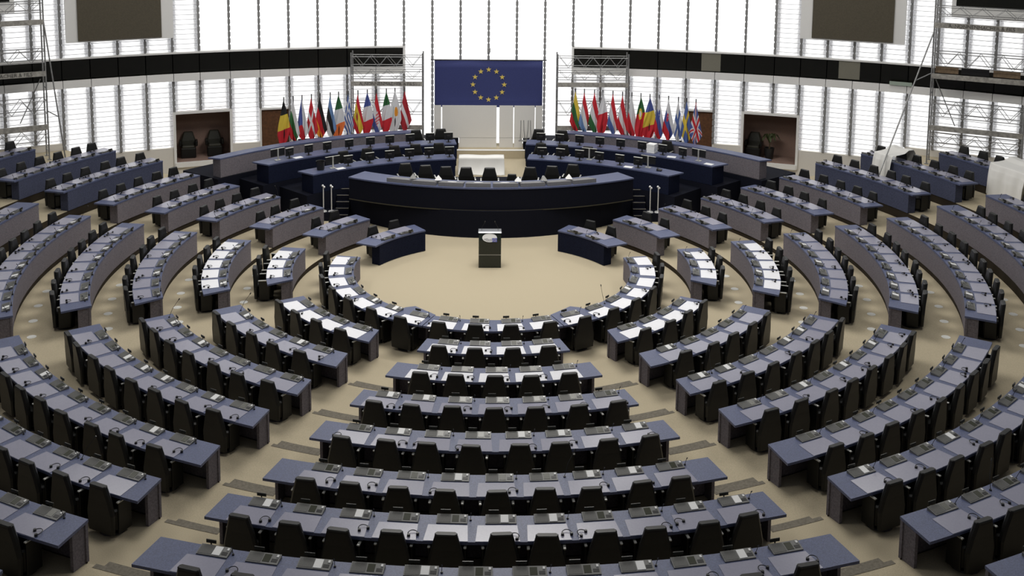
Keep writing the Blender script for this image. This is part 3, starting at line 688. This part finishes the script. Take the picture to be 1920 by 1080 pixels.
# white wall backdrop under the big flag, strips with gaps
bounds = (-2.50, -2.14, .24, .36, .98, 1.05, 1.92, 2.26)
for i, (x0, x1) in enumerate(((-2.50, -2.19), (-2.14, .25), (.37, .985), (1.025, 1.93), (1.965, 2.27))):
    b = MB(); zz0 = .90 if abs(x0 + x1) < 3.5 else 1.33; b.box(((x0 + x1) / 2, 14.9, (1.33 + 2.78) / 2), (x1 - x0, .03, 1.45)); q0, q1 = max(x0, -1.40), min(x1, 1.40)
    if q1 > q0: b.box(((q0 + q1) / 2, 14.9, (.90 + 1.34) / 2), (q1 - q0, .03, .44))
    c_ = ((x0 + x1) / 2, 14.9, zz0)
    o = ob('backdrop_panel', b.mesh('backdrop', BACKD, c_), None, c_); tag(o, 'pale grey fabric backdrop panel below the blue star flag, %s from the two-armchair side' % ORD[i + 1], 'panel', 'backdrop panels below the big flag')
# the big blue flag with twelve stars
fl = empty('wall_flag', (-.11, 15.2, 2.62)); tag(fl, 'large blue wall flag with a ring of twelve gold stars', 'flag')
def bigflag(u, v): return Vector(((-2.38 + 4.76 * u), .012 * math.sin(9 * u + 2 * v), .02 + 2.09 * v))
me = cloth_grid(bigflag, 40, 6, EUB, 'cloth'); o = ob('cloth', me, fl); mo = o.modifiers.new('thickness', 'SOLIDIFY'); mo.thickness = .01
b = MB(); b.tube((-2.55, 0, 2.13), (2.55, 0, 2.13), .025, 8); ob('rod', b.mesh('rod', BLKP), fl)
b = MB(); pts = []
for i in range(10):
    r_ = .125 if i % 2 == 0 else .05; th = math.pi / 2 + i * math.pi / 5; pts.append((r_ * math.cos(th), r_ * math.sin(th)))
b.loft([[(x, 0, z) for x, z in pts], [(x, -.012, z) for x, z in pts]]); STAR = b.mesh('star', GOLD)
for i in range(12):
    th = 2 * math.pi * i / 12; ob('star', STAR, fl, (.69 * math.sin(th), -.02, 1.04 + .67 * math.cos(th)))
b = MB(); b.box((0, .1, 2.55), (.14, .12, .18)); b.tube((0, .1, 2.45), (0, .1, 2.13), .02, 6); ob('hanger', b.mesh('hanger', FIN), fl)
# big screens
for sgn in (-1, 1):
    al = sgn * 24.75 ; q = Wp(al, -.55, 6.0); t = empty('wall_screen', q, -math.radians(al)); tag(t, 'huge dark display screen in a white casing on the wall, %s side' % ('two-armchair' if sgn < 0 else 'potted-palm'), 'screen', 'big wall screens')
    z_ = .0 if sgn < 0 else .15
    b = MB(); b.box((0, .15, 2.0 + z_), (4.12, .3, 3.96)); ob('casing', b.mesh('casing', WHITE), t)
    b = MB(); b.box((sgn * .02, -.03, 2.03 + z_), (3.2, .06, 3.9)); ob('display', b.mesh('display', SCREEN), t)
# ------------------------------------------------------------------ national flags
FC = {'k': (.012, .012, .014), 'y': (.75, .55, .06), 'r': (.58, .022, .035), 'w': (.72, .72, .74), 'g': (.03, .14, .045), 'b': (.07, .10, .33), 'o': (.80, .32, .03), 'n': (.09, .15, .40), 'O': (.85, .20, .05), 'l': (.16, .28, .52), 'm': (.40, .02, .03), 't': (.35, .16, .05)}
FMAT = {k: mat('flag_' + {'k': 'black', 'y': 'yellow', 'r': 'red', 'w': 'white', 'g': 'green', 'b': 'blue', 'o': 'amber', 'n': 'mid_blue', 'O': 'orange', 'l': 'light_blue', 'm': 'dark_red', 't': 'bronze'}[k], v, .8) for k, v in FC.items()}
def V(*c):
    f = lambda u, v: c[min(len(c) - 1, int(u * len(c)))]
    f.vertical = True
    return f
def H(*c): return lambda u, v: c[min(len(c) - 1, int(v * len(c)))]
def cross(bg, fg, cx=.36, wd=.09, fg2=None):
    def f(u, v):
        d_ = min(abs(u - cx) * 1.4, abs(v - .5))
        if fg2 and d_ < wd * .5: return fg2
        return fg if d_ < wd else bg
    return f
def wrap(base, fn): return lambda u, v: fn(u, v) or base(u, v)
def circ(u, v, cu, cv, r): return ((u - cu) * 1.4) ** 2 + (v - cv) ** 2 < r * r
def czech(u, v):
    if u < .5 * (1 - abs(2 * v - 1)): return 'b'
    return 'w' if v < .5 else 'r'
def greece(u, v):
    if u < .36 and v < .55: return 'w' if min(abs(u - .18) * 1.4, abs(v - .27)) < .06 else 'n'
    return 'n' if int(v * 9) % 2 == 0 else 'w'
def uk(u, v):
    dx, dy = abs(u - .5) * 1.6, abs(v - .5)
    if min(dx, dy) < .09: return 'r'
    if min(dx, dy) < .16: return 'w'
    dg = abs(abs(u - .5) - abs(v - .5))
    if dg < .045: return 'r'
    if dg < .11: return 'w'
    return 'b'
spain = wrap(lambda u, v: 'r' if v < .25 or v > .75 else 'y', lambda u, v: ('r' if circ(u, v, .33, .5, .08) else 't') if circ(u, v, .33, .5, .15) else None)
croatia = wrap(H('r', 'w', 'b'), lambda u, v: ('r' if (int(u * 18) + int(v * 12)) % 2 else 'w') if abs(u - .5) < .16 and .25 < v < .72 else None)
cyprus = wrap(lambda u, v: 'w', lambda u, v: 'o' if circ(u, v, .5, .42, .17) else ('g' if .66 < v < .70 and .35 < u < .65 else None))
latvia = lambda u, v: 'w' if .4 < v < .6 else 'm'
portugal = wrap(lambda u, v: 'g' if u < .4 else 'r', lambda u, v: ('w' if circ(u, v, .4, .5, .1) else 'y') if circ(u, v, .4, .5, .19) else None)
slov = lambda bx: wrap(H('w', 'b', 'r'), lambda u, v: ('r' if bx else 'b') if circ(u, v, .28, .38 if bx else .28, .14) and not circ(u, v, .28, .36, .05) else None)
FLAGS_L = [('black, yellow and red vertical tricolour flag', V('k', 'y', 'r')), ('white, green and red horizontal tricolour flag', H('w', 'g', 'r')), ('white and red flag with a blue wedge', czech), ('red flag with a white cross', cross('r', 'w')),
           ('black, red and gold flag', H('k', 'r', 'o')), ('blue, black and white flag', H('l', 'k', 'w')), ('green, white and orange flag', V('g', 'w', 'O')), ('blue and white striped flag', greece), ('red and yellow flag with a crest', spain),
           ('blue, white and red vertical tricolour flag', V('b', 'w', 'r')), ('red, white and blue flag with a chequered shield', croatia), ('green, white and red vertical tricolour flag', V('g', 'w', 'r')), ('white flag with an orange shape', cyprus), ('dark red flag with a white band', latvia)]
FLAGS_R = [('yellow, green and red flag', H('y', 'g', 'r')), ('red, white and light blue flag', H('r', 'w', 'l')), ('red, white and green horizontal tricolour flag', H('r', 'w', 'g')), ('white and red vertical halves flag', V('w', 'r')), ('red, white and blue horizontal tricolour flag', H('r', 'w', 'n')),
           ('red flag with a white middle band', H('r', 'w', 'r')), ('white over red horizontal flag', H('w', 'r')), ('green and red flag with a yellow ringed crest', portugal), ('blue, yellow and red vertical tricolour flag', V('b', 'y', 'r')), ('white, blue and red flag with blue crest', slov(0)),
           ('white, blue and red flag with a red crest', slov(1)), ('white flag with a blue cross', cross('w', 'n', wd=.12)), ('blue flag with a yellow cross', cross('n', 'y', wd=.10)), ('blue flag with red and white crosses', uk)]
portugal.vertical = True; cyprus.vertical = True
def natflag(x, label, pat, side):
    r = 14.2; a = math.asin(x / r); y = r * math.cos(a); zt = 3.78
    t = empty('national_flag', (x, y, 1.33)); tag(t, label + ' on a pole behind the rear desk', 'flag', 'national flags on poles')
    b = MB(); b.tube((0, 0, .03), (0, 0, zt - 1.33), .022, 8); ob('pole', b.mesh('pole', BLKP), t)
    b = MB(); b.disc((0, 0, 0), .15, .03, 12, .12); ob('foot', b.mesh('foot', BLKP), t)
    top = zt - 1.33 - random.uniform(.10, .16); k = random.uniform(.88, 1.1); ph = random.uniform(0, 6)
    k *= 1.12; bl = Vector((-.22 * k, 0, top - 1.33)); tr = Vector((.24 * k, 0, top - 1.36 * random.uniform(.94, 1.04))); br = Vector((.03, 0, top - 1.88)); tl = Vector((-.01, 0, top))
    vert = getattr(pat, 'vertical', False)
    NU, NV = 36, 36; vs_, fs, mi = [], [], []
    keys = list(FMAT)
    used = sorted({pat((i + .5) / NU, (j + .5) / NV) for i in range(NU) for j in range(NV)})
    for i in range(NU + 1):
        for j in range(NV + 1):
            u, v = i / NU, j / NV
            p = tl * (1 - u) * (1 - v) + tr * u * (1 - v) + bl * (1 - u) * v + br * u * v
            if vert:
                p = Vector(((.5 - v) * -.46 * k * -1 * math.sin(min(1, u / .75) * math.pi / 2) * (1 - .5 * max(0, u - .75) / .25), 0, top - 1.82 * u * (.92 + .16 * v)))
            dwn = (u + v) / 2; f_ = math.sin((u - v) * 7 + ph)
            p = p + Vector((.018 * math.sin(9 * dwn + ph) * dwn * 2 * (1 - abs(u - v)), -.045 - .05 * f_ * dwn - .03 * math.cos((u - v) * 13) * dwn, 0))
            vs_.append(tuple(p))
    for i in range(NU):
        for j in range(NV):
            q = i * (NV + 1) + j; fs.append((q, q + NV + 1, q + NV + 2, q + 1)); mi.append(used.index(pat((i + .5) / NU, (j + .5) / NV)))
    me = bpy.data.meshes.new('cloth'); me.from_pydata(vs_, [], fs)
    for c in used: me.materials.append(FMAT[c])
    me.polygons.foreach_set('material_index', mi); me.polygons.foreach_set('use_smooth', [True] * len(fs)); me.update()
    ob('cloth', me, t)
import itertools
def xs_for(pxs):      # spacing read off the photograph, in metres along the rear wall
    return [(p - 917.5) / 2074.2 * 46.3 * (1 - .0000 * abs(p - 917)) for p in pxs]
for (lb, pat), p in zip(FLAGS_L, (531, 548.5, 565, 582.5, 598.5, 617.5, 633, 651, 669, 686.5, 704, 722, 738, 756.5)):
    al = abs(p - 917.5) / 2074.2; r = 14.2; x = -al * 46.9
    for _ in range(6): x = -al * (math.sqrt(r * r - x * x) + 32.85 + .9)
    natflag(x, lb, pat, -1)
for (lb, pat), p in zip(FLAGS_R, (1075.5, 1092, 1111, 1126.5, 1145.5, 1163.5, 1181, 1198, 1215, 1232.5, 1250, 1268.5, 1284, 1301.5)):
    al = abs(p - 917.5) / 2074.2; r = 14.2; x = al * 46.9
    for _ in range(6): x = al * (math.sqrt(r * r - x * x) + 32.85 + .9)
    natflag(x, lb, pat, 1)
# metal luggage-like coat rack rods beside the passage
b = MB()
for x0, bend in ((1.28, .02), (1.50, -.06), (1.55, .06), (1.78, -.05)):
    b.tube((x0, 0, 0), (x0 + bend, 0, .45), .018, 6); b.tube((x0 + bend, 0, .45), (x0 + bend * 1.3, 0, .92), .018, 6)
b.box((1.52, 0, .012), (.62, .2, .024)); c_ = (0, 14.3, 1.33)
tag(ob('stand_rods', b.mesh('rods', FIN), None, c_), 'bent grey metal rods standing by the passage below the big flag', 'stand')
# ------------------------------------------------------------------ scaffolds
def scaffold(p0, p1, zb, ztop, decks, rails, label, depth=.75, text=None, braces=(), name='scaffold_tower', diag=None, ground=()):
    p0 = Vector((*p0, zb)); p1 = Vector((*p1, zb)); d_ = (p1 - p0); Ln = d_.length; d_.normalize(); nrm = Vector((-d_.y, d_.x, 0))
    if nrm.y < 0: nrm = -nrm
    rz = math.atan2(d_.y, d_.x)
    t = empty(name, p0, rz); tag(t, label, 'scaffold', 'scaffold towers along the luminous wall')
    H_ = ztop - zb
    for x in (0, Ln):
        for y in (0, depth):
            b = MB(); b.tube((x, y, 0), (x, y, H_), .03, 8); b.box((x, y, .01), (.14, .14, .02)); ob('post', b.mesh('post', STEEL), t)
        for z in [.3 + .5 * i for i in range(int((H_ - .3) / .5))]:
            b = MB(); b.tube((x, 0, z), (x, depth, z), .018, 6); ob('rung', b.mesh('rung', STEEL), t)
    for i, z in enumerate(decks):
        z -= zb; b = MB(); b.box((Ln / 2, depth / 2, z), (Ln - .04, depth - .08, .05)); ob('deck', b.mesh('deck', BOARD), t)
        b = MB(); b.box((Ln / 2, -.03, z + .07), (Ln, .03, .20)); e = ob('toe_board', b.mesh('toe_board', BOARD), t)
        if text and i in text:
            cu = bpy.data.curves.new('lettering', 'FONT'); cu.body = text[i]; cu.size = .19; cu.extrude = .002; cu.align_x = 'CENTER'; cu.align_y = 'CENTER'
            to = bpy.data.objects.new('tmp', cu); col.objects.link(to); dg = bpy.context.evaluated_depsgraph_get(); me = bpy.data.meshes.new_from_object(to.evaluated_get(dg)); bpy.data.objects.remove(to)
            me.materials.clear(); me.materials.append(mat('faded_lettering', (.05, .047, .042), .8)); lo = ob('lettering', me, e, (Ln / 2, -.048, z + .07)); lo.rotation_euler = (math.pi / 2, 0, 0)
    for z0, z1 in rails:
        z0 -= zb; z1 -= zb
        for y in ((0, depth)):
            for z in (z0, z1):
                b = MB(); b.tube((0, y, z), (.12, y, z - .0), .018, 6); b.tube((.12, y, z), (Ln, y, z), .018, 6); ob('guard_rail', b.mesh('rail', STEEL), t)
            n = 4
            b = MB()
            for j in range(n):
                xa = .1 + (Ln - .2) * j / n; xb = .1 + (Ln - .2) * (j + 1) / n; xm = (xa + xb) / 2
                b.tube((xa, y, z1), (xm, y, z0), .011, 5); b.tube((xm, y, z0), (xb, y, z1), .011, 5)
            ob('lattice', b.mesh('lattice', STEEL), t)
    inv = Matrix.Translation(p0) @ Matrix.Rotation(rz, 4, 'Z'); inv.invert()
    for A_, B_, r_ in ground:      # raking braces given in room coordinates
        b = MB(); b.tube(inv @ Vector(A_), inv @ Vector(B_), r_, 7); ob('brace', b.mesh('brace', STEEL), t)
    if diag:
        for (xa, ya, za), (xb, yb, zc), r_ in diag:
            b = MB(); b.tube((xa, ya, za - zb), (xb, yb, zc - zb), r_, 7); ob('brace', b.mesh('brace', STEEL), t)
    return t
TXT = 'A. NONNENMACHER & FILS'
scaffold((-6.0, 14.0), (-2.95, 14.0), 1.33, 5.22, [3.82, 1.92], [(4.62, 5.05), (4.10, 4.42), (2.55, 3.06)], 'steel scaffold tower behind the flags, beside the two-armchair half of the flags', depth=.6, text={0: TXT})
scaffold((2.85, 14.0), (5.90, 14.0), 1.33, 5.22, [3.82, 1.92], [(4.62, 5.05), (4.10, 4.42), (2.55, 3.06)], 'steel scaffold tower behind the flags, beside the potted-palm half of the flags', depth=.6)
scaffold((17.22, 9.5), (20.2, 7.9), 1.62, 9.4, [7.08, 5.08, 3.02], [(7.52, 7.85), (5.55, 6.05), (3.55, 4.05), (2.35, 2.75)], 'tall steel scaffold tower with lettered boards on the potted-palm side', depth=.75, text={0: TXT},
         ground=[((17.22, 9.50, 6.90), (14.45, 7.58, 1.06), .028), ((17.22, 9.5, 5.25), (16.34, 8.89, 5.05), .02)], diag=[((.1, .7, 4.9), (.9, .7, 3.1), .02)])
scaffold((-20.1, 8.0), (-17.2, 9.6), 1.62, 9.4, [6.95, 4.95, 2.85], [(7.4, 7.75), (5.45, 5.9), (3.45, 3.95), (2.2, 2.65)], 'tall steel scaffold tower on the two-armchair side', depth=.75, text={1: TXT},
         ground=[((-17.20, 9.60, 7.10), (-16.62, 9.70, 1.62), .028), ((-17.2, 9.6, 3.55), (-16.80, 9.67, 3.30), .02)], diag=[((3.2, .7, 4.7), (2.4, .7, 3.0), .02)])
# loose brown boards on the potted-palm tower
for i, (x0, w_, mm) in enumerate(((.1, .85, 'p'), (1.05, 1.0, 'k'), (2.2, .95, 'p'))):
    dv = Vector((2.98, -1.6, 0)).normalized(); q = Vector((17.22, 9.5, 5.25)) + dv * (x0 + w_ / 2) + Vector((.12, .22, 0)); b = MB(); b.box((0, 0, .13), (w_, .03, .26))
    o = ob('loose_board', b.mesh('board', mat('ply_brown', (.20, .14, .085), .8, noise=.25, nscale=9) if mm == 'p' else BLKP), None, q, math.atan2(dv.y, dv.x)); tag(o, ('brown plywood board' if mm == 'p' else 'black board') + ' standing on the lettered tower deck, ' + ('nearest the big screen' if i == 0 else 'between two brown boards' if i == 1 else 'farthest from the big screen'), 'board')
# ------------------------------------------------------------------ dust sheets over desks on the palm side
def dust(k, a0, a1, name_label, seed, zlow):
    r = RK[k]; z = ZK[k] + TOPZ
    prof = [(r + 1.30, z - .40), (r + 1.16, z + .20), (r + 1.06, z + .33), (r + .80, z + .34), (r + .60, z + .24), (r + .32, z + .22), (r - .05, z + .22), (r - .10, z + .02), (r - .13, z - .25), (r - .16, zlow)]
    L = P(r, (a0 + a1) / 2, zlow)
    def f(u, v):
        s_ = v * (len(prof) - 1); i = min(len(prof) - 2, int(s_)); t_ = s_ - i; t_ = t_ * t_ * (3 - 2 * t_)
        rr = prof[i][0] * (1 - t_) + prof[i + 1][0] * t_; zz = prof[i][1] * (1 - t_) + prof[i + 1][1] * t_
        fold = math.sin(u * 15 + seed + v * 3) * .05 + math.sin(u * 31 + seed * 2) * .02
        rr -= (fold + .072) * max(0, v - .64) * 2.6; zz += .03 * (1 + math.sin(u * 8 + seed)) * (1 - v) + (.08 * math.sin(u * 11 + seed) if v > .95 else 0)
        return P(rr, a0 + (a1 - a0) * u, zz) - L
    o = ob('dust_sheet', cloth_grid(f, 46, 46, SHEET, 'dust_sheet'), None, L); tag(o, name_label, 'sheet'); mo = o.modifiers.new('thickness', 'SOLIDIFY'); mo.thickness = .008
dust(7, 120.15, 117.2, 'white dust sheet draped over the eighth-row desk end by the tower brace', 1.0, ZK[7] - .15)
dust(8, 108.0, 102.5, 'white dust sheet hanging over the ninth-row desk below the lettered scaffold tower', 2.3, ZK[8] - .2)
